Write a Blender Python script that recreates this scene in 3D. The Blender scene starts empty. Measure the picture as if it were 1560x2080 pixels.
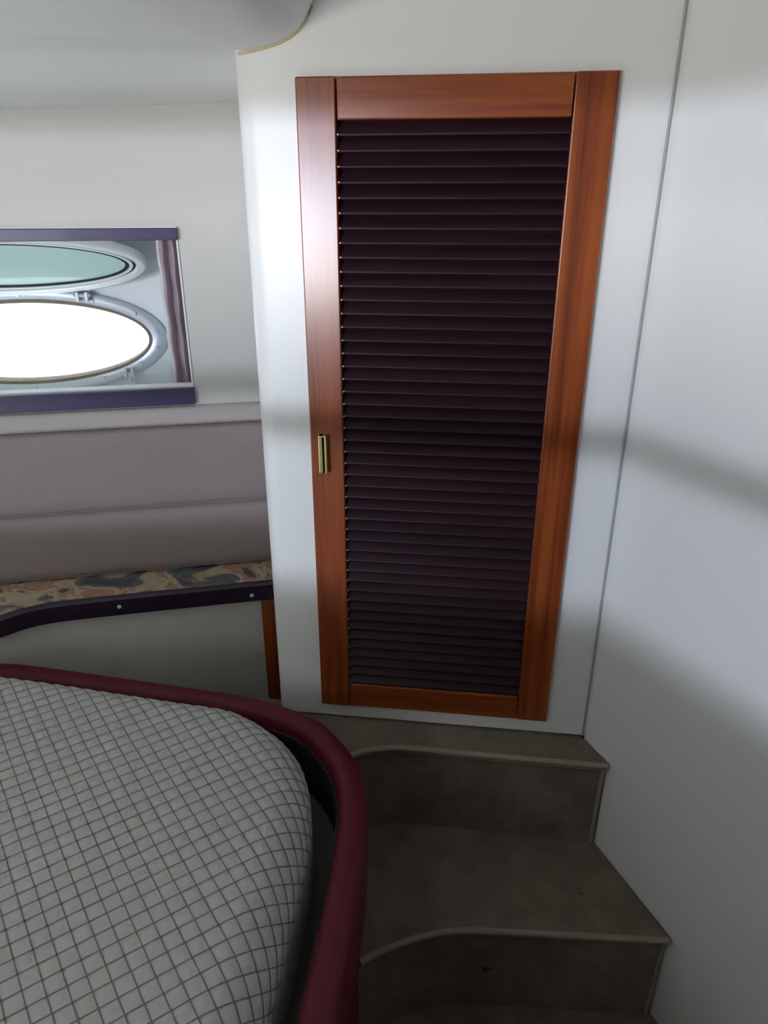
import bpy, bmesh, math, random
import numpy as np
from mathutils import Vector, Matrix

random.seed(4)
SC = bpy.context.scene
COL = SC.collection
R = math.radians

# ------------------------------------------------------------------ camera
cam_d = bpy.data.cameras.new('camera')
cam_d.sensor_fit = 'VERTICAL'
cam_d.sensor_height = 36.0
cam_d.lens = 1440.0 / 2080.0 * 36.0
cam_d.clip_start = 0.02
cam = bpy.data.objects.new('camera', cam_d)
COL.objects.link(cam)
cam.location = (0, 0, 1.44)
cam.rotation_euler = (R(90 - 23.6), 0, 0)
SC.camera = cam

# ------------------------------------------------------------------ world and daylight
SC.view_settings.view_transform = 'Standard'
SC.view_settings.look = 'None'
SC.view_settings.gamma = 1.0
SC.view_settings.use_curve_mapping = False
SC.view_settings.exposure = -0.10
world = bpy.data.worlds.new('daylight')
SC.world = world
world.use_nodes = True
world.node_tree.nodes['Background'].inputs[0].default_value = (0.84, 0.95, 1.0, 1)
world.node_tree.nodes['Background'].inputs[1].default_value = 3.2


def area(name, loc, target, sx, sy, power, color):
    l = bpy.data.lights.new(name, 'AREA')
    l.shape = 'RECTANGLE'
    l.size, l.size_y = sx, sy
    l.energy = power
    l.color = color
    o = bpy.data.objects.new(name, l)
    COL.objects.link(o)
    o.location = loc
    o.rotation_euler = (Vector(target) - Vector(loc)).to_track_quat('-Z', 'Y').to_euler()
    return o


# daylight outside the starboard window (behind the camera): glare off the water
# shining upwards, and the low sky shining downwards through the same opening
area('water_glare', (-2.5, -2.85, 0.89), (-1.05, -0.50, 1.0), 3.0, 0.30, 150, (1.0, 0.975, 0.955))
area('low_sky', (-2.5, -2.85, 1.42), (-1.05, -0.50, 1.30), 3.0, 0.045, 190, (0.72, 0.81, 1.0))
# daylight falling through the deck hatch over the head of the berth
hatch_light = area('hatch_daylight', (-1.35, 0.30, 1.600), (-1.35, 0.30, 0.0), 0.46, 0.46, 20, (0.86, 0.95, 1.0))
hatch_light.data.spread = R(48)

# ------------------------------------------------------------------ materials


def newmat(name):
    m = bpy.data.materials.new(name)
    m.use_nodes = True
    nt = m.node_tree
    return m, nt, nt.nodes['Principled BSDF']


def plain(name, col, rough=0.5, metal=0.0, spec=0.5, bump=0.0, bscale=200.0, var=0.0, vscale=6.0, coat=0.0, sheen=0.0):
    m, nt, b = newmat(name)
    b.inputs['Base Color'].default_value = (*col, 1)
    b.inputs['Roughness'].default_value = rough
    b.inputs['Metallic'].default_value = metal
    b.inputs['Specular IOR Level'].default_value = spec
    b.inputs['Coat Weight'].default_value = coat
    b.inputs['Sheen Weight'].default_value = sheen
    tc = nt.nodes.new('ShaderNodeTexCoord')
    if var:
        n = nt.nodes.new('ShaderNodeTexNoise')
        n.inputs['Scale'].default_value = vscale
        n.inputs['Detail'].default_value = 5
        nt.links.new(tc.outputs['Object'], n.inputs['Vector'])
        mx = nt.nodes.new('ShaderNodeMix')
        mx.data_type = 'RGBA'
        mx.inputs['A'].default_value = (*[c * (1 - var) for c in col], 1)
        mx.inputs['B'].default_value = (*[min(1, c * (1 + var)) for c in col], 1)
        nt.links.new(n.outputs['Fac'], mx.inputs['Factor'])
        nt.links.new(mx.outputs['Result'], b.inputs['Base Color'])
    if bump:
        n2 = nt.nodes.new('ShaderNodeTexNoise')
        n2.inputs['Scale'].default_value = bscale
        n2.inputs['Detail'].default_value = 3
        nt.links.new(tc.outputs['Object'], n2.inputs['Vector'])
        bp = nt.nodes.new('ShaderNodeBump')
        bp.inputs['Strength'].default_value = bump
        bp.inputs['Distance'].default_value = 0.002
        nt.links.new(n2.outputs['Fac'], bp.inputs['Height'])
        nt.links.new(bp.outputs['Normal'], b.inputs['Normal'])
    return m


def wood(name, axis, dark, mid, light, rough=0.30, coat=0.5, spec=0.5):
    m, nt, b = newmat(name)
    tc = nt.nodes.new('ShaderNodeTexCoord')
    oi = nt.nodes.new('ShaderNodeObjectInfo')
    mp = nt.nodes.new('ShaderNodeMapping')
    sc = [46.0, 46.0, 46.0]
    sc['xyz'.index(axis)] = 1.6
    mp.inputs['Scale'].default_value = sc
    nt.links.new(tc.outputs['Object'], mp.inputs['Vector'])
    mul = nt.nodes.new('ShaderNodeMath')
    mul.operation = 'MULTIPLY'
    mul.inputs[1].default_value = 37.0
    nt.links.new(oi.outputs['Random'], mul.inputs[0])
    add = nt.nodes.new('ShaderNodeVectorMath')
    nt.links.new(mp.outputs['Vector'], add.inputs[0])
    nt.links.new(mul.outputs[0], add.inputs[1])
    n1 = nt.nodes.new('ShaderNodeTexNoise')
    n1.inputs['Scale'].default_value = 1.0
    n1.inputs['Detail'].default_value = 6
    n1.inputs['Roughness'].default_value = 0.62
    n1.inputs['Distortion'].default_value = 0.5
    nt.links.new(add.outputs[0], n1.inputs['Vector'])
    rp = nt.nodes.new('ShaderNodeValToRGB')
    rp.color_ramp.elements[0].position = 0.28
    rp.color_ramp.elements[0].color = (*dark, 1)
    rp.color_ramp.elements[1].position = 0.74
    rp.color_ramp.elements[1].color = (*light, 1)
    e = rp.color_ramp.elements.new(0.5)
    e.color = (*mid, 1)
    nt.links.new(n1.outputs['Fac'], rp.inputs['Fac'])
    nt.links.new(rp.outputs['Color'], b.inputs['Base Color'])
    b.inputs['Roughness'].default_value = rough
    b.inputs['Specular IOR Level'].default_value = spec
    b.inputs['Coat Weight'].default_value = coat
    b.inputs['Coat Roughness'].default_value = 0.22
    return m


def floral(name):
    m, nt, b = newmat(name)
    tc = nt.nodes.new('ShaderNodeTexCoord')
    n0 = nt.nodes.new('ShaderNodeTexNoise')
    n0.inputs['Scale'].default_value = 9.0
    n0.inputs['Detail'].default_value = 4
    n0.inputs['Distortion'].default_value = 1.2
    nt.links.new(tc.outputs['Object'], n0.inputs['Vector'])
    rp = nt.nodes.new('ShaderNodeValToRGB')
    cr = rp.color_ramp
    cr.interpolation = 'EASE'
    cr.elements[0].position = 0.30
    cr.elements[0].color = (0.075, 0.078, 0.08, 1)
    cr.elements[1].position = 0.72
    cr.elements[1].color = (0.10, 0.11, 0.115, 1)
    for p, c in ((0.42, (0.14, 0.14, 0.14)), (0.455, (0.44, 0.34, 0.22)), (0.52, (0.52, 0.42, 0.30)), (0.55, (0.40, 0.20, 0.14)), (0.60, (0.46, 0.28, 0.20)), (0.635, (0.13, 0.13, 0.14))):
        cr.elements.new(p).color = (*c, 1)
    nt.links.new(n0.outputs['Fac'], rp.inputs['Fac'])
    nt.links.new(rp.outputs['Color'], b.inputs['Base Color'])
    b.inputs['Roughness'].default_value = 0.9
    return m


def carpet(name, col):
    m, nt, b = newmat(name)
    tc = nt.nodes.new('ShaderNodeTexCoord')
    n = nt.nodes.new('ShaderNodeTexNoise')
    n.inputs['Scale'].default_value = 9.0
    n.inputs['Detail'].default_value = 8
    n.inputs['Roughness'].default_value = 0.75
    nt.links.new(tc.outputs['Object'], n.inputs['Vector'])
    rp = nt.nodes.new('ShaderNodeValToRGB')
    rp.color_ramp.elements[0].position = 0.3
    rp.color_ramp.elements[0].color = (*[c * 0.62 for c in col], 1)
    rp.color_ramp.elements[1].position = 0.72
    rp.color_ramp.elements[1].color = (*[c * 1.3 for c in col], 1)
    nt.links.new(n.outputs['Fac'], rp.inputs['Fac'])
    nt.links.new(rp.outputs['Color'], b.inputs['Base Color'])
    n2 = nt.nodes.new('ShaderNodeTexNoise')
    n2.inputs['Scale'].default_value = 420.0
    nt.links.new(tc.outputs['Object'], n2.inputs['Vector'])
    bp = nt.nodes.new('ShaderNodeBump')
    bp.inputs['Strength'].default_value = 0.7
    bp.inputs['Distance'].default_value = 0.003
    nt.links.new(n2.outputs['Fac'], bp.inputs['Height'])
    nt.links.new(bp.outputs['Normal'], b.inputs['Normal'])
    b.inputs['Roughness'].default_value = 0.95
    b.inputs['Specular IOR Level'].default_value = 0.1
    b.inputs['Sheen Weight'].default_value = 0.15
    return m


def tinted_glass(name, col):
    m, nt, b = newmat(name)
    out = nt.nodes['Material Output']
    tr = nt.nodes.new('ShaderNodeBsdfTransparent')
    tr.inputs[0].default_value = (*col, 1)
    tl = nt.nodes.new('ShaderNodeBsdfDiffuse')
    tl.inputs[0].default_value = (*col, 1)
    mx = nt.nodes.new('ShaderNodeMixShader')
    mx.inputs[0].default_value = 0.78
    nt.links.new(tr.outputs[0], mx.inputs[1])
    nt.links.new(tl.outputs[0], mx.inputs[2])
    gl = nt.nodes.new('ShaderNodeBsdfGlossy')
    gl.inputs['Roughness'].default_value = 0.03
    fr = nt.nodes.new('ShaderNodeFresnel')
    fr.inputs['IOR'].default_value = 1.5
    m2 = nt.nodes.new('ShaderNodeMixShader')
    nt.links.new(fr.outputs[0], m2.inputs[0])
    nt.links.new(mx.outputs[0], m2.inputs[1])
    nt.links.new(gl.outputs[0], m2.inputs[2])
    nt.links.new(m2.outputs[0], out.inputs['Surface'])
    return m


M = dict(
    white=plain('white_laminate', (0.80, 0.79, 0.77), 0.38, bump=0.05, bscale=300),
    liner=plain('cream_vinyl_headliner', (0.89, 0.895, 0.88), 0.55, bump=0.12, bscale=160, var=0.02),
    wallvinyl=plain('cream_wall_vinyl', (0.63, 0.61, 0.57), 0.6, bump=0.15, bscale=140, var=0.03),
    mauve=plain('mauve_wall_padding', (0.315, 0.250, 0.245), 0.85, bump=0.3, bscale=350, var=0.05, vscale=4, sheen=0.1),
    mauve_pale=plain('pale_wall_padding', (0.47, 0.42, 0.395), 0.8, bump=0.2, bscale=350),
    grey=plain('grey_beige_panel', (0.60, 0.57, 0.52), 0.6, bump=0.2, bscale=120, var=0.04),
    wood_z=wood('mahogany_upright', 'z', (0.075, 0.012, 0.004), (0.23, 0.046, 0.009), (0.36, 0.090, 0.017)),
    wood_x=wood('mahogany_crosswise', 'x', (0.075, 0.012, 0.004), (0.23, 0.046, 0.009), (0.36, 0.090, 0.017)),
    slat=wood('dark_stained_slat', 'x', (0.013, 0.0045, 0.007), (0.020, 0.007, 0.011), (0.028, 0.010, 0.015), 0.45, 0.0, 0.22),  # slats toned dark purple-brown, darker than the door frame
    void=plain('dark_locker_board', (0.008, 0.006, 0.007), 0.8),  # near-black, painting in the unlit inside of the locker
    darkwood=plain('dark_purple_brown_trim', (0.022, 0.012, 0.026), 0.35, coat=0.3),
    purple=plain('dark_purple_track', (0.050, 0.037, 0.105), 0.4, coat=0.2),
    brass=plain('brass', (0.62, 0.50, 0.20), 0.28, 1.0),
    black=plain('black_rubber', (0.006, 0.006, 0.006), 0.7),
    pin=plain('pale_pin', (0.42, 0.40, 0.38), 0.4),
    cap=plain('white_plastic_cap', (0.62, 0.62, 0.64), 0.35),
    red=plain('wine_red_vinyl', (0.105, 0.007, 0.016), 0.55, spec=0.3, bump=0.15, bscale=250, var=0.12, vscale=14),
    redside=plain('wine_red_side_vinyl', (0.10, 0.009, 0.016), 0.5, bump=0.15, bscale=250),
    inner=plain('black_inner_lining', (0.012, 0.006, 0.012), 0.8),  # black that paints in the shade inside the berth rim
    platform=plain('grey_platform_lining', (0.14, 0.14, 0.125), 0.9, bump=0.3, bscale=300),
    quilt=plain('quilted_pale_grey_ticking', (0.48, 0.475, 0.445), 0.85, bump=0.5, bscale=130, var=0.07, vscale=90, sheen=0.1),
    thread=plain('dark_grey_thread', (0.17, 0.175, 0.16), 0.9),
    carpet=carpet('taupe_carpet', (0.200, 0.155, 0.115)),
    piping=plain('tan_carpet_binding', (0.29, 0.235, 0.18), 0.8, bump=0.4, bscale=300),
    hull=plain('pale_hull_lining', (0.84, 0.87, 0.89), 0.5),
    chrome=plain('dull_chrome', (0.60, 0.64, 0.69), 0.34, 0.45),
    pale=plain('pale_metal_frame', (0.74, 0.78, 0.80), 0.35, 0.2),
    rust=plain('brown_weathered_gasket', (0.24, 0.19, 0.15), 0.9, var=0.5, vscale=40),
    glass=tinted_glass('aqua_tinted_glass', (0.74, 1.0, 0.985)),
    velvet=plain('mauve_velvet', (0.36, 0.27, 0.31), 0.85, sheen=0.6, var=0.2, vscale=30, bump=0.4, bscale=200),
    lining=plain('white_curtain_lining', (0.85, 0.85, 0.86), 0.8),
    floral=floral('floral_fabric'),
    stain=plain('dark_carpet_stain', (0.06, 0.05, 0.04), 0.95),
    seam=plain('grey_seam_filler', (0.36, 0.38, 0.36), 0.6),
    glue=plain('yellowed_sealant', (0.60, 0.50, 0.30), 0.6, var=0.3, vscale=40),
)

# ------------------------------------------------------------------ mesh helpers


class MB:
    def __init__(self):
        self.v, self.f = [], []

    def add(self, vs, fs):
        o = len(self.v)
        self.v += [tuple(p) for p in vs]
        self.f += [tuple(i + o for i in f) for f in fs]
        return self

    def box(self, x0, x1, y0, y1, z0, z1, bev=0.0, seg=2):
        bm = bmesh.new()
        bmesh.ops.create_cube(bm, size=1.0)
        for q in bm.verts:
            q.co = Vector(((x0 + x1) / 2 + q.co.x * (x1 - x0), (y0 + y1) / 2 + q.co.y * (y1 - y0), (z0 + z1) / 2 + q.co.z * (z1 - z0)))
        if bev:
            bmesh.ops.bevel(bm, geom=list(bm.edges), offset=bev, segments=seg, profile=0.5, affect='EDGES')
        bm.verts.index_update()
        self.add([q.co[:] for q in bm.verts], [[q.index for q in f.verts] for f in bm.faces])
        bm.free()
        return self

    def prism(self, poly, z0, z1):
        n = len(poly)
        a = sum(poly[i][0] * poly[(i + 1) % n][1] - poly[(i + 1) % n][0] * poly[i][1] for i in range(n))
        if a < 0:
            poly = poly[::-1]
        vs = [(x, y, z0) for x, y in poly] + [(x, y, z1) for x, y in poly]
        fs = [tuple(range(n - 1, -1, -1)), tuple(range(n, 2 * n))]
        fs += [(i, (i + 1) % n, n + (i + 1) % n, n + i) for i in range(n)]
        return self.add(vs, fs)

    def extrude_x(self, prof, x0, x1, closed=True):
        """profile of (y, z) run along x"""
        n = len(prof)
        vs = [(x0, y, z) for y, z in prof] + [(x1, y, z) for y, z in prof]
        m = n if closed else n - 1
        fs = [(i, n + i, n + (i + 1) % n, (i + 1) % n) for i in range(m)]
        if closed:
            fs += [tuple(range(n)), tuple(range(2 * n - 1, n - 1, -1))]
        return self.add(vs, fs)

    def sweep(self, path, prof, closed_path=False, cap=True):
        """prof: (offset to the right of travel, z); path: (x, y) points"""
        P = [Vector((p[0], p[1])) for p in path]
        n, k = len(P), len(prof)
        vs = []
        for i in range(n):
            if closed_path:
                t = (P[(i + 1) % n] - P[i - 1]).normalized()
            else:
                t = (P[min(i + 1, n - 1)] - P[max(i - 1, 0)]).normalized()
            nr = Vector((t.y, -t.x))
            for o, z in prof:
                q = P[i] + nr * o
                vs.append((q.x, q.y, z))
        fs = []
        for i in range(n if closed_path else n - 1):
            j = (i + 1) % n
            for a in range(k):
                b = (a + 1) % k
                fs.append((i * k + a, i * k + b, j * k + b, j * k + a))
        if cap and not closed_path:
            fs += [tuple(range(k)), tuple(range(n * k - 1, (n - 1) * k - 1, -1))]
        return self.add(vs, fs)

    def tube(self, path, r, seg=8):
        P = [Vector(p) for p in path]
        n = len(P)
        vs, fs = [], []
        for i in range(n):
            t = (P[min(i + 1, n - 1)] - P[max(i - 1, 0)]).normalized()
            up = Vector((0, 0, 1)) if abs(t.z) < 0.9 else Vector((1, 0, 0))
            a = t.cross(up).normalized()
            b = a.cross(t).normalized()
            for s in range(seg):
                w = 2 * math.pi * s / seg
                vs.append(P[i] + a * (r * math.cos(w)) + b * (r * math.sin(w)))
        for i in range(n - 1):
            for s in range(seg):
                u = (s + 1) % seg
                fs.append((i * seg + s, i * seg + u, (i + 1) * seg + u, (i + 1) * seg + s))
        fs += [tuple(range(seg - 1, -1, -1)), tuple(range((n - 1) * seg, n * seg))]
        return self.add(vs, fs)

    def mesh(self, name, mat, smooth=18):
        me = bpy.data.meshes.new(name)
        me.from_pydata([tuple(p) for p in self.v], [], self.f)
        me.materials.append(mat)
        bm = bmesh.new()
        bm.from_mesh(me)
        bmesh.ops.recalc_face_normals(bm, faces=bm.faces)
        bm.to_mesh(me)
        bm.free()
        if smooth:
            me.shade_smooth()
            me.set_sharp_from_angle(angle=R(smooth))
        return me

    def build(self, name, mat, parent=None, smooth=18, loc=None, rotz=0.0):
        return link(name, self.mesh(name, mat, smooth), parent, loc, rotz)


def link(name, me, parent=None, loc=None, rotz=0.0):
    o = bpy.data.objects.new(name, me)
    COL.objects.link(o)
    if parent:
        o.parent = parent
    if loc:
        o.location = loc
    if rotz:
        o.rotation_euler = (0, 0, rotz)
    return o


def thing(name, label, cat, loc=(0, 0, 0), rotz=0.0, group=None):
    o = link(name, None, None, loc, rotz)
    o.empty_display_size = 0.05
    return tag(o, label, cat, group)


def tag(o, label, cat, group=None):
    o['label'] = label
    o['category'] = cat
    if group:
        o['group'] = group
    return o


def struct(o, label=None):
    o['kind'] = 'structure'
    if label:
        o['label'] = label
    return o


def catmull(pts, per=8, closed=False):
    n = len(pts)
    out = []
    P = [np.array(p, float) for p in pts]
    rng = range(n if closed else n - 1)
    for i in rng:
        if closed:
            p0, p1, p2, p3 = P[i - 1], P[i], P[(i + 1) % n], P[(i + 2) % n]
        else:
            p0, p1, p2, p3 = P[max(i - 1, 0)], P[i], P[i + 1], P[min(i + 2, n - 1)]
        for k in range(per):
            t = k / per
            out.append(0.5 * ((2 * p1) + (-p0 + p2) * t + (2 * p0 - 5 * p1 + 4 * p2 - p3) * t * t + (-p0 + 3 * p1 - 3 * p2 + p3) * t ** 3))
    if not closed:
        out.append(P[-1])
    return [tuple(float(c) for c in p) for p in out]


# frames of reference: the port (window) wall, the starboard wall and the locker front
PA = math.atan(0.2)
PO = (-0.29, 1.60, 0.0)          # local x along the wall, local +y outboard
SA = -PA
SO = (-0.29, -1.00, 0.0)         # local x along the wall, local -y outboard
DA = R(-7.08)
DO = (-0.1275, 1.20, 0.0)        # local x along the locker front, local +y into the locker


def port_xy(x, y):
    return (PO[0] + x * math.cos(PA) - y * math.sin(PA), PO[1] + x * math.sin(PA) + y * math.cos(PA))


def door_xy(x, y):
    return (DO[0] + x * math.cos(DA) - y * math.sin(DA), DO[1] + x * math.sin(DA) + y * math.cos(DA))


CORNER = door_xy(0.5375, 0.0)
RDIR = (0.3846, -0.9231)         # direction of the right wall coming towards the camera

# ------------------------------------------------------------------ the setting
# carpeted sole
struct(MB().prism([(-2.1, -1.0), (-0.02, -1.15), (1.75, -1.6), (1.0, 1.9), (-0.1, 1.9), (-2.1, 1.4)], -0.05, 0.0).build('floor', M['carpet']), 'taupe carpeted cabin floor')

# locker front: white panel with an opening for the louvre door, rounded at its left end
mb = MB()
arc = [(-0.0985 + 0.034 * (1 - math.cos(t)), 0.034 * (1 - math.sin(t))) for t in [R(a) for a in range(0, 91, 9)]]
poly = [(0.012, 0.0)] + arc[::-1] + [(-0.0985, 0.32), (-0.07, 0.32), (-0.07, 0.04), (0.012, 0.04)]
mb.prism(poly, 0.452, 1.95)
mb.prism([(0.445, 0), (0.5375, 0), (0.53, 0.04), (0.445, 0.04)], 0.452, 1.95)
mb.box(0.012, 0.445, 0, 0.04, 1.595, 1.95)
mb.box(0.012, 0.445, 0, 0.04, 0.452, 0.499)
struct(mb.build('wall_back', M['white'], None, 40, DO, DA), 'white locker front panel with rounded left edge')

# right wall
c2 = (CORNER[0] + RDIR[0] * 2.75, CORNER[1] + RDIR[1] * 2.75)
nx, ny = 0.9231, 0.3846
struct(MB().prism([CORNER, c2, (c2[0] + nx * 0.04, c2[1] + ny * 0.04), (CORNER[0] + nx * 0.04, CORNER[1] + ny * 0.04)], 0.0, 1.95).build('wall_right', M['white'], None, 0), 'plain white wall to the right of the locker')
# dark mahogany door, unseen beside the camera, added to cut bounce light
MB_ = MB().box(0.0, 0.62, -0.02, -0.001, 0.03, 1.72, 0.003)
struct(MB_.build('door_1', M['wood_z'], None, 18, (CORNER[0] + RDIR[0] * 1.22, CORNER[1] + RDIR[1] * 1.22, 0), math.atan2(RDIR[1], RDIR[0])), 'mahogany cabin door in the right wall')
c3 = (CORNER[0] - RDIR[0] * 0.72, CORNER[1] - RDIR[1] * 0.72)
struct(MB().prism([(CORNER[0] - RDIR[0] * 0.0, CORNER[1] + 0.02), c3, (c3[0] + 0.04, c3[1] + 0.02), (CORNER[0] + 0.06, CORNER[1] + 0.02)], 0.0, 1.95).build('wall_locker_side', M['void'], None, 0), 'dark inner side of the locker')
# filler strip in the corner between locker front and right wall
a = door_xy(0.5330, -0.0015)
struct(MB().tube([(a[0], a[1], 0.452), (a[0], a[1], 1.93)], 0.0022, 8).build('trim_1', M['seam']), 'thin grey filler strip in the corner seam')

# port wall with the window opening
WX0, WX1, WZ0, WZ1 = -1.02, -0.1435, 1.058, 1.370
mb = MB()
mb.box(WX1, 0.60, 0, 0.03, 0.0, 1.95)
mb.box(-1.75, WX0, 0, 0.03, 0.0, 1.72)
mb.box(WX0, WX1, 0, 0.03, WZ1, 1.72)
mb.box(WX0, WX1, 0, 0.03, 0.0, WZ0)
struct(mb.build('wall_left', M['wallvinyl'], None, 0, PO, PA), 'cream vinyl hull-side wall around the window')

# bow end wall and starboard wall with its window opening
struct(MB().box(-2.04, -2.0, -0.75, 1.35, 0, 1.75).build('wall_bow', M['wallvinyl'], None, 0), 'cream end wall of the cabin')
SX0, SX1, SZ0, SZ1, SZ2 = -1.27, -0.36, 1.075, 1.233, 1.495
mb = MB()
mb.box(-1.78, SX0, -0.03, 0, 0, 1.95)
mb.box(SX1, 1.95, -0.03, 0, 0, 1.95)
mb.box(SX0, SX1, -0.03, 0, SZ1, SZ1 + 0.023)
mb.box(SX0, SX1, -0.03, 0, SZ2, 1.95)
mb.box(SX0, SX1, -0.03, 0, 0, SZ0)
struct(mb.build('wall_front', M['wallvinyl'], None, 0, SO, SA), 'cream wall with window behind the camera')
WF = bpy.data.objects['wall_front']
MB().box(-1.70, 0.20, 0.0005, 0.022, 0.62, 0.80, 0.008).build('padding', M['mauve'], WF)  # added unseen padding, mirrors the port side and cuts bounce light
MB().box(-1.70, 0.20, 0.0005, 0.020, 0.801, 0.995, 0.008).build('padding', M['mauve'], WF)
MB().box(-1.70, 0.20, 0.0005, 0.120, 0.58, 0.612, 0.004).build('shelf', M['darkwood'], WF)
MB().box(0.55, 1.70, 0.0005, 0.30, 0.0, 0.95, 0.006).build('cabinet', M['wood_x'], WF)

# ceiling: low padded headliner over the berth, stepping up over the walkway
prof = [(-2.05, 1.637), (-0.30, 1.637), (-0.0835, 1.638), (-0.06, 1.6405), (-0.0325, 1.6455), (-0.012, 1.6505), (0.0045, 1.657), (0.017, 1.665), (0.0265, 1.675),
        (0.034, 1.687), (0.0395, 1.70), (0.043, 1.72), (0.045, 1.745), (0.047, 1.80), (0.054, 1.84), (0.075, 1.865), (0.11, 1.875), (2.2, 1.88)]
ds = list(np.linspace(-2.05, -0.30, 40)) + list(np.linspace(-0.29, -0.09, 12)) + [p[0] for p in prof[2:-1]] + list(np.linspace(0.2, 2.2, 12))
ys = list(np.linspace(-1.75, 0.9, 30)) + list(np.linspace(0.92, 1.80, 110))
wavep = [(-1, 1.617), (0.0, 1.620), (0.17, 1.6195), (0.205, 1.622), (0.235, 1.6285), (0.275, 1.6415), (0.315, 1.6505), (0.35, 1.6510), (0.40, 1.645), (0.48, 1.637), (5, 1.637)]
vs = []
for y in ys:
    xe = -0.136 + 0.132 * (y - 1.219)
    for d in ds:
        x = xe + d
        z = float(np.interp(d, [p[0] for p in prof], [p[1] for p in prof]))
        w = -(-(x - PO[0]) * math.sin(PA) + (y - PO[1]) * math.cos(PA))
        k = min(1.0, max(0.0, (-0.05 - d) / 0.05))
        wv = sum(float(np.interp(w + e, [p[0] for p in wavep], [p[1] for p in wavep])) for e in (-.012, -.006, 0, .006, .012)) / 5
        xl = (x - PO[0]) * math.cos(PA) + (y - PO[1]) * math.sin(PA)
        z += k * (wv - 1.637 - 0.052 * max(0.0, min(1.0, -xl)) * max(0.0, min(1.0, (0.42 - w) / 0.15)))
        vs.append((x, y, z))
nd = len(ds)
fs = [(i * nd + j, i * nd + j + 1, (i + 1) * nd + j + 1, (i + 1) * nd + j) for i in range(len(ys) - 1) for j in range(nd - 1)]
struct(MB().add(vs, fs).build('ceiling', M['liner'], None, 60), 'cream padded vinyl headliner with rounded step')

# yellowed sealant bead where the headliner meets the locker front
pts = []
for x in np.linspace(-0.085, 0.026, 24):
    wx, wy = door_xy(float(x), -0.001)
    d = wx - (-0.136 + 0.132 * (wy - 1.219))
    pts.append((wx, wy, float(np.interp(d, [p[0] for p in prof], [p[1] for p in prof])) - 0.0012))
struct(MB().tube(pts, 0.0022, 6).build('trim_2', M['glue']), 'yellowed sealant bead under the headliner')

# deck hatch over the head of the berth
hm = MB()
for x0_, x1_, y0_, y1_ in ((-1.62, -1.58, 0.03, 0.57), (-1.12, -1.08, 0.03, 0.57), (-1.58, -1.12, 0.03, 0.07), (-1.58, -1.12, 0.53, 0.57)):
    hm.box(x0_, x1_, y0_, y1_, 1.606, 1.634, 0.004)
W2 = struct(hm.build('window_2', M['lining']), 'square deck hatch frame in the headliner')
MB().box(-1.578, -1.122, 0.072, 0.528, 1.618, 1.626).build('hatch_pane', M['glass'], W2, 0)

# window recess (reveal) behind the port wall and the hull skin with the oval hole
HY = 0.20
mb = MB()
mb.box(WX0 - 0.02, WX1 + 0.02, 0.03, HY + 0.012, WZ1 + 0.012, WZ1 + 0.032)
mb.box(WX0 - 0.02, WX1 + 0.02, 0.03, HY + 0.012, WZ0 - 0.062, WZ0 - 0.042)
mb.box(WX1 + 0.012, WX1 + 0.032, 0.03, HY + 0.012, WZ0 - 0.062, WZ1 + 0.032)
mb.box(WX0 - 0.032, WX0 - 0.012, 0.03, HY + 0.012, WZ0 - 0.062, WZ1 + 0.032)
struct(mb.build('window_1', M['hull'], None, 0, PO, PA), 'pale recess of the cabin window')
# hull skin, a child of the recess
PCX, PCZ = -0.520, 1.1385
IA, IB = 0.277, 0.0925           # clear opening half axes
OA, OB = 0.317, 0.124            # flange half axes
NE = 96
mb = MB()
vs, fs = [], []
x0, x1, z0, z1 = WX0 - 0.03, WX1 + 0.03, WZ0 - 0.06, WZ1 + 0.03
for i in range(NE):
    t = 2 * math.pi * i / NE
    c, s = math.cos(t), math.sin(t)
    vs.append((PCX + (IA + 0.004) * c, HY, PCZ + (IB + 0.004) * s))
    k = 1e9
    if abs(c) > 1e-6:
        k = min(k, ((x1 if c > 0 else x0) - PCX) / c)
    if abs(s) > 1e-6:
        k = min(k, ((z1 if s > 0 else z0) - PCZ) / s)
    vs.append((PCX + k * c, HY, PCZ + k * s))
for i in range(NE):
    j = (i + 1) % NE
    fs.append((2 * i, 2 * i + 1, 2 * j + 1, 2 * j))
mb.add(vs, fs)
W1 = bpy.data.objects['window_1']
mb.build('hull_skin', M['hull'], W1, 0)

mb = MB().box(WX1 - 0.0005, WX1 + 0.003, -0.003, 0.03, WZ0 + 0.003, WZ1 - 0.002)
mb.box(-1.08, WX1 + 0.003, -0.004, -0.0004, 1.3922, 1.3945)
mb.box(WX0, WX1 - 0.001, -0.002, 0.03, WZ0 + 0.0005, WZ0 + 0.006)
mb.build('window_frame', M['lining'], W1, 0)  # white strips: edge trim, and the sill's lit edge put in as white

# dark tracks above and below the window opening
mb = MB().box(-1.08, -0.1405, -0.012, -0.0005, 1.3685, 1.3918, 0.0015)
struct(mb.build('trim_3', M['purple'], None, 18, PO, PA), 'dark purple curtain track above the window')
mb = MB().box(-1.08, -0.139, -0.014, -0.0005, 1.0235, 1.0605, 0.002)
struct(mb.build('trim_4', M['purple'], None, 18, PO, PA), 'dark purple track under the window')

# mirrored tracks on the starboard window
mb = MB().box(-1.36, -0.30, 0.0005, 0.012, SZ2 + 0.005, SZ2 + 0.03, 0.0015)
struct(mb.build('trim_5', M['purple'], None, 18, SO, SA), 'dark purple track above the opposite window')
mb = MB().box(-1.36, -0.30, 0.0005, 0.012, SZ0 - 0.045, SZ0 - 0.01, 0.0015)
struct(mb.build('trim_6', M['purple'], None, 18, SO, SA), 'dark purple track under the opposite window')

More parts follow.
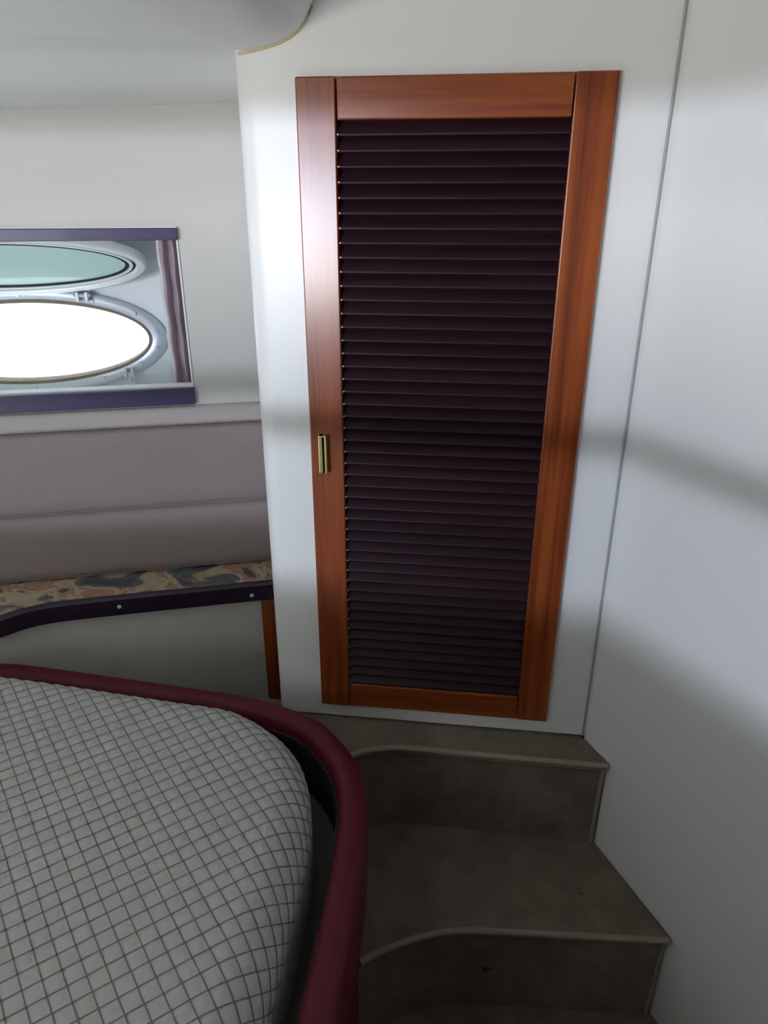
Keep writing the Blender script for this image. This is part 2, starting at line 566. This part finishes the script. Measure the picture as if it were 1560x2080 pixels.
# lower grey wall under the shelf, bending towards the berth at its left
fid = catmull([(-1.85, 1.005), (-1.30, 1.120), (-1.05, 1.178), (-0.93, 1.212), (-0.86, 1.243), (-0.815, 1.277), (-0.775, 1.312), (-0.71, 1.340), (-0.534, 1.380), (-0.40, 1.408), (-0.272, 1.4345), (-0.238, 1.4415)], 6)
struct(MB().sweep(fid, [(-0.014, 0.0), (-0.034, 0.0), (-0.034, 0.606), (-0.014, 0.606)]).build('wall_left_lower', M['grey'], None, 40), 'grey beige panel under the shelf')
# upright wooden corner post at the right end of that panel
a = math.atan(0.208)
mb = MB().box(-0.030, 0.0, -0.0, 0.02, 0.0, 0.5935, 0.0015)
struct(mb.build('trim_7', M['wood_z'], None, 18, (-0.2555, 1.4268, 0), a), 'upright mahogany post beside the locker panel')

# ------------------------------------------------------------------ the louvre door
door = thing('louvre_door', 'tall glossy mahogany locker door with dark louvre slats', 'door', (DO[0], DO[1], 0.488), DA)
DW, DH, ST, RT, RB = 0.457, 1.118, 0.0588, 0.0555, 0.0545
mb = MB().box(0, ST, -0.013, 0.022, 0, DH, 0.002)
stile = mb.mesh('stile', M['wood_z'])
link('stile', stile, door)
link('stile', stile, door, (DW - ST, 0, 0))
MB().box(ST + 0.0018, DW - ST - 0.0018, -0.0125, 0.022, DH - RT, DH - 0.0005, 0.002).build('rail', M['wood_x'], door)
MB().box(ST + 0.0012, DW - ST - 0.0012, -0.0125, 0.022, 0.0005, RB, 0.002).build('rail', M['wood_x'], door)
MB().box(0.014, DW - 0.014, 0.026, 0.034, 0.014, DH - 0.014).build('backing_board', M['void'], door, 0)  # near-black sheet standing in for the unlit locker behind the slats
# one louvre slat: rounded front edge, tilted with its front edge low
N_SLAT = 47
z_lo, z_hi = RB, DH - RT
pitch = (z_hi - z_lo) / N_SLAT
ta = R(46)
cs, sn = math.cos(ta), math.sin(ta)
sec = []
half = 0.0027
for k in range(7):
    t = math.pi / 2 + math.pi * k / 6
    sec.append((half * math.cos(t), half * math.sin(t)))
sec += [(0.027, -half), (0.027, half)]
sec = [(-0.0062 + u * cs - v * sn, u * sn + v * cs) for u, v in sec]
slat_me = MB().extrude_x(sec, ST + 0.0004, DW - ST - 0.0004).mesh('slat', M['slat'], 40)
pin_me = MB().tube([(0, -0.0098, 0.0003), (0, -0.0072, 0.0003)], 0.0013, 8).mesh('slat_pin', M['pin'], 40)  # small pale dot set at the left end of each slat
for i in range(N_SLAT):
    zz = z_lo + (i + 0.12) * pitch
    s = link('slat', slat_me, door, (0, 0, zz))
    link('slat_pin', pin_me, s, (ST + 0.0019, 0, 0))
# brass slot pull
hx, hz, hh = 0.0245, 1.0365 - 0.488, 0.0345
h = MB().box(hx - 0.0075, hx + 0.0002, -0.027, -0.013, hz - hh, hz + hh, 0.0014).box(hx + 0.0034, hx + 0.0076, -0.027, -0.013, hz - hh, hz + hh, 0.0012)
h.box(hx - 0.0075, hx + 0.0076, -0.0265, -0.013, hz + hh - 0.003, hz + hh, 0.001)
handle = h.build('handle', M['brass'], door)
handle['label'] = 'small upright brass slot pull'
MB().box(hx + 0.0000, hx + 0.0038, -0.0225, -0.0131, hz - hh + 0.0004, hz + hh - 0.002).build('handle_slot', M['black'], handle, 0)
# scuff on the right stile
# ------------------------------------------------------------------ padded panels below the window
pad = thing('padded_wall_panel', 'mauve upholstered padding on the wall below the window', 'wall padding', (PO[0], PO[1], 0), PA)


def padprof(z0, z1, t, r0, r1, wob=0.0):
    """front surface of a stuffed strip: (y, z), y negative = into the cabin"""
    pr = [(-0.0006, z0), ]
    n = 22
    for i in range(n + 1):
        u = i / n
        z = z0 + (z1 - z0) * u
        b = 1.0
        if z - z0 < r0:
            q = 1 - (z - z0) / r0
            b = min(b, math.sqrt(max(0, 1 - q * q)))
        if z1 - z < r1:
            q = 1 - (z1 - z) / r1
            b = min(b, math.sqrt(max(0, 1 - q * q)))
        pr.append((-0.001 - t * b * (1 - wob * math.sin(math.pi * u)), z))
    pr.append((-0.0006, z1))
    return pr


PX0, PX1 = -1.60, 0.052
MB().extrude_x(padprof(0.9755, 1.0195, 0.020, 0.012, 0.034), PX0, PX1).build('top_roll', M['mauve_pale'], pad, 50)
MB().extrude_x(padprof(0.7785, 0.9745, 0.016, 0.05, 0.03, 0.15), PX0, PX1).build('upper_pad', M['mauve'], pad, 50)
MB().extrude_x(padprof(0.6125, 0.7775, 0.022, 0.03, 0.035, 0.1), PX0, PX1).build('lower_pad', M['mauve'], pad, 50)

# ------------------------------------------------------------------ shelf, its floral lining and its dark fiddle rail
back = [port_xy(x, -0.001) for x in np.linspace(0.045, -1.62, 20)]
shelf_poly = [tuple(Vector(p) + Vector((-0.0, 0.036))) for p in fid[:-1]] + [(-0.242, 1.4775)] + [(float(p[0]), float(p[1])) for p in back]
sh = tag(MB().prism(shelf_poly, 0.580, 0.592).build('shelf_board', M['darkwood'], None, 0), 'dark narrow shelf board under the floral lining', 'shelf')
tag(MB().prism([(p[0], p[1]) for p in shelf_poly], 0.5925, 0.6105).build('shelf_lining', M['floral'], None, 0), 'tan and grey floral fabric lining along the shelf', 'fabric')
rail = thing('shelf_rail', 'dark curved shelf edge rail with two pale screw caps', 'shelf rail', (fid[-1][0], fid[-1][1], 0.594))
rl = [(p[0] - fid[-1][0], p[1] - fid[-1][1]) for p in fid]
pr = [(-0.0195, 0.0), (0.0, 0.0), (0.0, 0.0385), (-0.0015, 0.040), (-0.0185, 0.042), (-0.0195, 0.0405)]
# keep the rail clear of the wall panel top: sits in front of it
pr = [(o + 0.007, z) for o, z in pr]
MB().sweep(rl, pr).build('rail_moulding', M['darkwood'], rail, 40)
capm = MB()
vs, fs = [], []
for k, (rr, hh_) in enumerate([(0.0048, 0.0), (0.0046, 0.0012), (0.0034, 0.0024), (0.0016, 0.0029)]):
    for s in range(14):
        t = 2 * math.pi * s / 14
        vs.append((rr * math.cos(t), -hh_, rr * math.sin(t)))
for k in range(3):
    for s in range(14):
        u = (s + 1) % 14
        fs.append((k * 14 + s, k * 14 + u, (k + 1) * 14 + u, (k + 1) * 14 + s))
fs.append(tuple(range(42, 56)))
capme = capm.add(vs, fs).mesh('screw_cap', M['cap'], 50)
for x, dz in ((-0.306, 0.0155), (-0.590, 0.0215)):
    y = float(np.interp(x, [p[0] for p in fid], [p[1] for p in fid]))
    link('screw_cap', capme, rail, (x - fid[-1][0] + 0.0014, y - fid[-1][1] - 0.0072, dz), math.atan(0.208))

# ------------------------------------------------------------------ the porthole
ph = thing('porthole', 'oval porthole with chrome flange behind the cabin window, open inwards', 'porthole', (PO[0], PO[1], 0), PA)


def ring(a0, b0, a1, b1, y0, y1, n=NE, bulge=0.0, cx=0.0, cz=0.0):
    """elliptical ring between two ellipses; y0 = inboard face, y1 = outboard face"""
    mb = MB()
    vs, fs = [], []
    sect = [(0.0, y1), (0.0, y0 + 0.25 * (y1 - y0)), (0.18, y0 - bulge * 0.7), (0.5, y0 - bulge), (0.82, y0 - bulge * 0.7), (1.0, y0 + 0.3 * (y1 - y0)), (1.0, y1)]
    k = len(sect)
    for i in range(n):
        t = 2 * math.pi * i / n
        for u, y in sect:
            vs.append((cx + (a0 + (a1 - a0) * u) * math.cos(t), y, cz + (b0 + (b1 - b0) * u) * math.sin(t)))
    for i in range(n):
        j = (i + 1) % n
        for q in range(k):
            p = (q + 1) % k
            fs.append((i * k + q, i * k + p, j * k + p, j * k + q))
    return mb.add(vs, fs)


ring(IA, IB, OA, OB, HY - 0.012, HY - 0.0008, bulge=0.0005, cx=PCX, cz=PCZ).build('flange', M['chrome'], ph, 50)
ring(IA - 0.003, IB - 0.004, IA + 0.007, IB + 0.007, HY - 0.0135, HY + 0.02, cx=PCX, cz=PCZ).build('gasket', M['rust'], ph, 50)
scr = MB().tube([(0, 0, 0), (0, -0.0025, 0)], 0.0042, 10).mesh('screw', M['chrome'], 40)
for tdeg in (8, 33, 58, 90, 122, 147, 180, 213, 238, 270, 302, 327, 348):
    t = R(tdeg)
    link('screw', scr, ph, (PCX + (IA + OA) / 2 * math.cos(t), HY - 0.0148, PCZ + (IB + OB) / 2 * math.sin(t)))
# swing pane, hinged on the flange's upper edge and folded up into the recess
pane = link('swing_pane', None, ph)
pane.empty_display_size = 0.03
tilt = R(36)
hz_, hy_ = PCZ + OB - 0.012, HY - 0.022
pane.location = (PCX, hy_, hz_)
# pane-local: x along wall, z from hinge to free edge, y = pane normal
pane.rotation_euler = (math.pi / 2 - tilt, 0, 0)
PB = 0.112
ring(0.280, PB - 0.018, 0.302, PB, -0.009, 0.009, bulge=0.001, cz=PB + 0.006).build('pane_frame', M['pale'], pane, 50)
ring(0.2655, PB - 0.0295, 0.2755, PB - 0.0215, -0.006, 0.009, bulge=0.001, cz=PB + 0.006).build('pane_frame', M['pale'], pane, 50)
ring(0.275, PB - 0.0220, 0.281, PB - 0.0175, -0.004, 0.004, cz=PB + 0.006).build('pane_gasket', M['black'], pane, 50)
ring(0.258, PB - 0.0345, 0.2662, PB - 0.029, -0.006, 0.006, cz=PB + 0.006).build('pane_gasket', M['black'], pane, 50)
gv, gf = [], []
for y in (-0.003, 0.003):
    for i in range(NE):
        t = 2 * math.pi * i / NE
        gv.append((0.2585 * math.cos(t), y, PB + 0.006 + (PB - 0.034) * math.sin(t)))
gf = [tuple(range(NE)), tuple(range(2 * NE - 1, NE - 1, -1))] + [(i, (i + 1) % NE, NE + (i + 1) % NE, NE + i) for i in range(NE)]
MB().add(gv, gf).build('pane_glass', M['glass'], pane, 30)
# hinges and dog latches
hg = MB().box(-0.014, -0.006, -0.022, 0.0, -0.010, 0.012, 0.002).box(0.006, 0.014, -0.022, 0.0, -0.010, 0.012, 0.002).tube([(-0.018, -0.016, 0.004), (0.018, -0.016, 0.004)], 0.004, 10).mesh('hinge', M['chrome'])
for x in (-0.379, -0.661):
    link('hinge', hg, ph, (x, HY - 0.012, 1.240))
lt = MB().box(-0.011, -0.004, -0.022, 0.0, -0.010, 0.010, 0.002).box(0.004, 0.011, -0.022, 0.0, -0.010, 0.010, 0.002).tube([(-0.013, -0.016, 0.0), (0.013, -0.016, 0.0)], 0.003, 10).mesh('latch', M['chrome'])
kn = MB().tube([(0, -0.016, 0), (0.003, -0.026, -0.022)], 0.0035, 10).tube([(-0.009, -0.027, -0.024), (0.015, -0.027, -0.024)], 0.0055, 10).mesh('latch_knob', M['chrome'])
for x in (-0.300, -0.740):
    l_ = link('latch', lt, ph, (x, HY - 0.012, 1.060))
    link('latch_knob', kn, l_)

# ------------------------------------------------------------------ the curtain gathered at the window's right end
cur = thing('curtain', 'gathered mauve velvet curtain at the right end of the window', 'curtain', (PO[0], PO[1], 1.0), PA)


def cloth(x0, x1, zb, zt, yc, amp, waves, ph_, th):
    nx_, nz_ = 48, 14
    vs, fs = [], []
    for side in (0, 1):
        for j in range(nz_ + 1):
            z = zb + (zt - zb) * j / nz_
            f = 0.75 + 0.25 * math.sin(2.2 * j / nz_ + 0.4)
            for i in range(nx_ + 1):
                u = i / nx_
                y = yc + amp * f * math.sin(2 * math.pi * waves * u + ph_ + 0.5 * math.sin(3 * j / nz_)) + side * th
                vs.append((x0 + (x1 - x0) * u + 0.0012 * math.sin(7 * z * 10 + 5 * u), y, z))
    st = (nx_ + 1) * (nz_ + 1)
    for side in (0, 1):
        for j in range(nz_):
            for i in range(nx_):
                a_ = side * st + j * (nx_ + 1) + i
                fs.append((a_, a_ + 1, a_ + nx_ + 2, a_ + nx_ + 1))
    for j in range(nz_):
        for i in (0, nx_):
            a_ = j * (nx_ + 1) + i
            fs.append((a_, a_ + nx_ + 1, st + a_ + nx_ + 1, st + a_))
    for i in range(nx_):
        for j in (0, nz_):
            a_ = j * (nx_ + 1) + i
            fs.append((a_, a_ + 1, st + a_ + 1, st + a_))
    return MB().add(vs, fs)


cloth(-0.186, -0.137, 0.035, 0.372, 0.052, 0.011, 2.2, 2.3, 0.003).build('drape', M['velvet'], cur, 60)
cloth(-0.192, -0.150, 0.035, 0.372, 0.070, 0.005, 1.5, 0.4, 0.002).build('lining', M['lining'], cur, 60)

# ------------------------------------------------------------------ the berth
rim_far = [(-1.85, 0.945), (-1.40, 1.045), (-1.10, 1.115), (-0.95, 1.168), (-0.865, 1.215), (-0.80, 1.240), (-0.70, 1.2265), (-0.5856, 1.2022), (-0.3727, 1.1568), (-0.28, 1.135), (-0.2094, 1.111), (-0.1294, 1.0678), (-0.0801, 1.014),
           (-0.0445, 0.952), (-0.0272, 0.8846), (-0.0250, 0.8134), (-0.0292, 0.7425), (-0.0420, 0.6289), (-0.0570, 0.5197), (-0.068, 0.40), (-0.072, 0.30)]
rim_pts = rim_far + [(x, 0.6 - y) for x, y in rim_far[-2::-1]]
rim_path = catmull(rim_pts, 6)
bed = thing('bed_base', 'berth base with padded wine red vinyl rim around the mattress', 'bed', (-0.04, 0.3, 0))
B0 = (-0.04, 0.3)
loc_ = lambda pts: [(p[0] - B0[0], p[1] - B0[1]) for p in pts]
# travel runs from the far side round the foot to the near side: outboard is to the left
rp = []
RW, RZ0, RZ1 = 0.049, 0.400, 0.560
n = 12
for k in range(n + 1):                      # rounded top from the outer to the inner face
    t = math.pi * k / n
    e = 0.72
    cx_, cz_ = math.cos(t), math.sin(t)
    rp.append((RW / 2 - RW / 2 * math.copysign(abs(cx_) ** e, cx_), RZ1 - 0.034 + 0.034 * abs(cz_) ** e))
rp += [(RW, RZ0), (0.004, RZ0)]
MB().sweep(loc_(rim_path), rp).build('padded_rim', M['red'], bed, 50)
MB().sweep(loc_(rim_path), [(0.022, 0.0), (0.036, 0.0), (0.036, 0.3995), (0.022, 0.3995)]).build('side_panel', M['redside'], bed, 40)


def inset(pts, dist):
    P = [Vector(p) for p in pts]
    out = []
    for i in range(len(P)):
        t = (P[min(i + 1, len(P) - 1)] - P[max(i - 1, 0)]).normalized()
        out.append(tuple(P[i] + Vector((t.y, -t.x)) * dist))
    return out


MB().prism(loc_(inset(rim_path, 0.050)), 0.412, 0.428).build('platform', M['platform'], bed, 0)
MB().sweep(loc_(rim_path), [(RW + 0.0005, 0.4285), (RW + 0.0035, 0.4285), (RW + 0.0035, 0.532), (RW + 0.0005, 0.534)]).build('inner_lining', M['inner'], bed, 40)  # black strip added along the rim's inner face to stand for its shade

# mattress: quilted ticking draped over rounded edges
mo = [(-1.78, 0.885), (-1.30, 0.990), (-1.05, 1.055), (-0.93, 1.110), (-0.85, 1.152), (-0.77, 1.1700), (-0.64, 1.1480), (-0.5054, 1.1180), (-0.38, 1.0905), (-0.2763, 1.0660), (-0.2000, 1.0140), (-0.1530, 0.9610), (-0.1320, 0.9139), (-0.1200, 0.8600),
      (-0.1160, 0.7863), (-0.1240, 0.6936), (-0.1360, 0.5825), (-0.1450, 0.5078), (-0.155, 0.40), (-0.159, 0.30)]
mo = mo + [(x, 0.6 - y) for x, y in mo[-2::-1]]
OUT = np.array(catmull(mo, 6))
SEGA, SEGB = OUT, np.roll(OUT, -1, axis=0)
MT, MR, MBOT = 0.604, 0.066, 0.4290
ang_a, ang_b = R(-53.5), R(33.5)
PA1, PB1 = 0.0218, 0.0232
da, db = np.array([math.cos(ang_a), math.sin(ang_a)]), np.array([math.cos(ang_b), math.sin(ang_b)])
na, nb = np.array([-da[1], da[0]]), np.array([-db[1], db[0]])
Mab = np.linalg.inv(np.array([na / PA1, nb / PB1]))


def nearest(P):
    best = np.full(len(P), 1e9)
    bp = np.zeros_like(P)
    inside = np.zeros(len(P), bool)
    for A, Bq in zip(SEGA, SEGB):
        d = Bq - A
        L = d @ d
        if L < 1e-14:
            continue
        t = np.clip(((P - A) @ d) / L, 0, 1)
        q = A + t[:, None] * d
        r = np.hypot(*(P - q).T)
        m = r < best
        best[m] = r[m]
        bp[m] = q[m]
        c = (A[1] > P[:, 1]) != (Bq[1] > P[:, 1])
        with np.errstate(divide='ignore', invalid='ignore'):
            xi = A[0] + (P[:, 1] - A[1]) * d[0] / (d[1] if abs(d[1]) > 1e-12 else 1e-12)
        inside ^= c & (P[:, 0] < xi)
    return best, bp, inside


def drape(P, raise_):
    dist, q, ins = nearest(P)
    sd = np.where(ins, dist, -dist)
    nrm = (P - q) / np.maximum(dist, 1e-9)[:, None]
    nrm = np.where(ins[:, None], nrm, -nrm)          # pointing inwards
    s = MR - sd
    th = np.clip(s / MR, 0, math.pi / 2)
    inw = np.where(s <= 0, sd, MR * (1 - np.sin(th)))
    ext = np.maximum(0, s - MR * math.pi / 2)
    sag = 0.006 * np.clip(1 - sd / 0.22, 0, 1) ** 2
    z = MT - MR * (1 - np.cos(th)) - ext - np.where(s <= 0, sag, sag)
    flat = q + nrm * inw[:, None]
    flat = np.where((s <= 0)[:, None], P, flat)
    flat = flat - nrm * (raise_ * np.sin(th))[:, None]
    z = z + raise_ * np.cos(th)
    low = z < MBOT
    z = np.maximum(z, MBOT)
    return np.column_stack([flat, z]), low


corners = np.array([[-1.9, -0.65], [0.05, -0.65], [0.05, 1.3], [-1.9, 1.3]])
aa, bb = corners @ na / PA1, corners @ nb / PB1
SUB = 4
ai = np.arange(math.floor(aa.min()) * SUB, math.ceil(aa.max()) * SUB + 1) / SUB
bi = np.arange(math.floor(bb.min()) * SUB, math.ceil(bb.max()) * SUB + 1) / SUB
GA, GB = np.meshgrid(ai, bi, indexing='ij')
AB = np.column_stack([GA.ravel(), GB.ravel()])
XY = AB @ Mab.T
pre = (XY[:, 0] > -2.1) & (XY[:, 0] < 0.2) & (XY[:, 1] > -0.85) & (XY[:, 1] < 1.45)
idx = np.full(len(XY), -1)
dist0 = np.full(len(XY), -1.0)
sel = np.where(pre)[0]
dd, _, inn = nearest(XY[sel])
keep = inn | (dd < 0.19)
sel = sel[keep]
puff = 0.0024 * (np.abs(np.sin(math.pi * AB[sel, 0])) ** 0.55) * (np.abs(np.sin(math.pi * AB[sel, 1])) ** 0.55)
V, low = drape(XY[sel], puff)
idx[sel] = np.arange(len(sel))
ids = idx.reshape(GA.shape)
q = np.stack([ids[:-1, :-1], ids[1:, :-1], ids[1:, 1:], ids[:-1, 1:]], -1).reshape(-1, 4)
q = q[(q >= 0).all(1)]
q = q[~low[q].all(1)]
used = np.unique(q)
rem = np.full(len(V), -1)
rem[used] = np.arange(len(used))
mat = thing('mattress', 'pale grey quilted mattress with diagonal stitched grid on the berth', 'mattress', (-0.04, 0.3, 0))
Vl = V[used] - np.array([-0.04, 0.3, 0])
me = bpy.data.meshes.new('ticking')
me.from_pydata(Vl.tolist(), [], rem[q].tolist())
me.materials.append(M['quilt'])
me.shade_smooth()
bm = bmesh.new()
bm.from_mesh(me)
bmesh.ops.recalc_face_normals(bm, faces=bm.faces)
bm.to_mesh(me)
bm.free()
link('ticking', me, mat)
# stitched lines lying in the grooves
mb = MB()
for fam in (0, 1):
    rngA = np.arange(ai[0], ai[-1] + 1) if fam == 0 else np.arange(bi[0], bi[-1] + 1)
    along = (bi if fam == 0 else ai)[::2]
    nn = na if fam == 0 else nb
    for c in rngA:
        ab = np.column_stack([np.full(len(along), c), along]) if fam == 0 else np.column_stack([along, np.full(len(along), c)])
        P = ab @ Mab.T
        ok = (P[:, 0] > -1.95) & (P[:, 0] < 0.1) & (P[:, 1] > -0.75) & (P[:, 1] < 1.4)
        P = P[ok]
        if len(P) < 2:
            continue
        dd, _, inn = nearest(P)
        k = inn | (dd < 0.055)
        P = P[k]
        if len(P) < 2:
            continue
        L_, lo1 = drape(P - nn * 0.00075, np.full(len(P), 0.0011))
        R_, lo2 = drape(P + nn * 0.00075, np.full(len(P), 0.0011))
        st = np.linalg.norm(np.diff(P, axis=0), axis=1)
        n_ = len(P)
        fs = [(i, i + 1, n_ + i + 1, n_ + i) for i in range(n_ - 1) if st[i] < 0.02 and not (lo1[i] or lo1[i + 1])]
        off = np.array([-0.04, 0.3, 0])
        mb.add((L_ - off).tolist() + (R_ - off).tolist(), fs)
so = mb.build('stitching', M['thread'], mat, 0)
so['kind'] = 'stuff'

# ------------------------------------------------------------------ the carpeted steps


def step(name, label, top, z0, z1, nose, wall_edge):
    t = thing(name, label, 'step', (0.2, 1.0, 0), 0, 'carpeted steps up to the locker')
    o = (0.2, 1.0)
    lo = [(p[0] - o[0], p[1] - o[1]) for p in top]
    MB().prism(lo, z1 - 0.014, z1).build('tread', M['carpet'], t, 0)
    # riser: set back 8 mm under the nosing
    nl = [(p[0] - o[0], p[1] - o[1]) for p in nose]
    MB().sweep(nl, [(-0.009, z0 + 0.0005), (-0.026, z0 + 0.0005), (-0.026, z1 - 0.0145), (-0.009, z1 - 0.0145)]).build('riser', M['carpet'], t, 30)
    MB().tube([(p[0], p[1], z1 - 0.0045) for p in nl], 0.0062, 10).build('nosing_piping', M['piping'], t, 50)
    MB().tube([(p[0], p[1] + 0.004, z1 - 0.0155) for p in nl], 0.0042, 8).build('nosing_piping', M['piping'], t, 50)
    a_ = nl[-1]
    MB().tube([(a_[0] - 0.004, a_[1] + 0.003, z1 - 0.012), (a_[0] - 0.006, a_[1] + 0.006, z1 - 0.04), (a_[0] - 0.007, a_[1] + 0.009, z0 + 0.004)], 0.0042, 8).build('edge_binding', M['piping'], t, 50)
    return t


nose1 = catmull([(-0.122, 1.036), (-0.100, 1.062), (-0.072, 1.084), (-0.04, 1.0985), (0.0, 1.107), (0.035, 1.1085), (0.12, 1.0985), (0.28, 1.0775), (0.432, 1.0575)], 5)
bedside = lambda y0, y1, g: [p for p in [(q[0] + g, q[1]) for q in rim_path] if y0 < p[1] < y1 and p[1] > 0.3]


def outset(pts, d):
    return inset(pts, -d)


ring_o = inset(rim_path, 0.019)
seg1 = [p for p in ring_o if -0.30 < p[0] < -0.130 and p[1] > 1.0]          # far corner, left to right
top1 = [door_xy(0.533, -0.001), door_xy(0.50, 0.04), door_xy(-0.07, 0.04), (-0.30, 1.262)] + seg1 + nose1
step('carpeted_step', 'upper taupe carpeted step directly below the louvre door', top1, 0.23, 0.4465, nose1, None)
nose2 = catmull([(-0.042, 0.818), (-0.010, 0.836), (0.030, 0.853), (0.070, 0.866), (0.112, 0.8745), (0.174, 0.8765), (0.34, 0.868), (0.512, 0.858)], 5)
seg2 = [p for p in inset(rim_path, 0.019) if 0.83 < p[1] < 1.02 and p[0] > -0.2 and p[1] > 0.5]
back2 = [(p[0], p[1] + 0.010) for p in nose1[::-1]]
top2 = [(0.434, 1.0655)] + back2[2:] + seg2 + nose2
step('carpeted_step', 'lower taupe carpeted step with a dark stain on its riser', top2, 0.0, 0.23, nose2, None)

# dark marks left on the carpet of the lower step
low_step = bpy.data.objects['carpeted_step.001']


def blot(x, z, r, y):
    vs, n_ = [], 18
    for d in (0.0, 0.0006):
        for i in range(n_):
            t = 2 * math.pi * i / n_
            k = r * (1 + 0.25 * math.sin(3 * t + 1) + 0.15 * math.sin(5 * t))
            vs.append((x + 1.4 * k * math.cos(t), y - d, z + k * math.sin(t)))
    fs = [tuple(range(n_)), tuple(range(2 * n_ - 1, n_ - 1, -1))] + [(i, (i + 1) % n_, n_ + (i + 1) % n_, n_ + i) for i in range(n_)]
    return MB().add(vs, fs)


blot(0.0, 0.0, 0.0065, 0.0).build('stain', M['stain'], low_step, 0, (0.194 - 0.2, 0.8848 - 1.0, 0.108))
st2 = blot(0.0, 0.0, 0.0024, 0.0).build('stain', M['stain'], low_step, 0, (0.376 - 0.2, 0.949 - 1.0, 0.2302))
st2.rotation_euler = (R(-90), 0, 0)
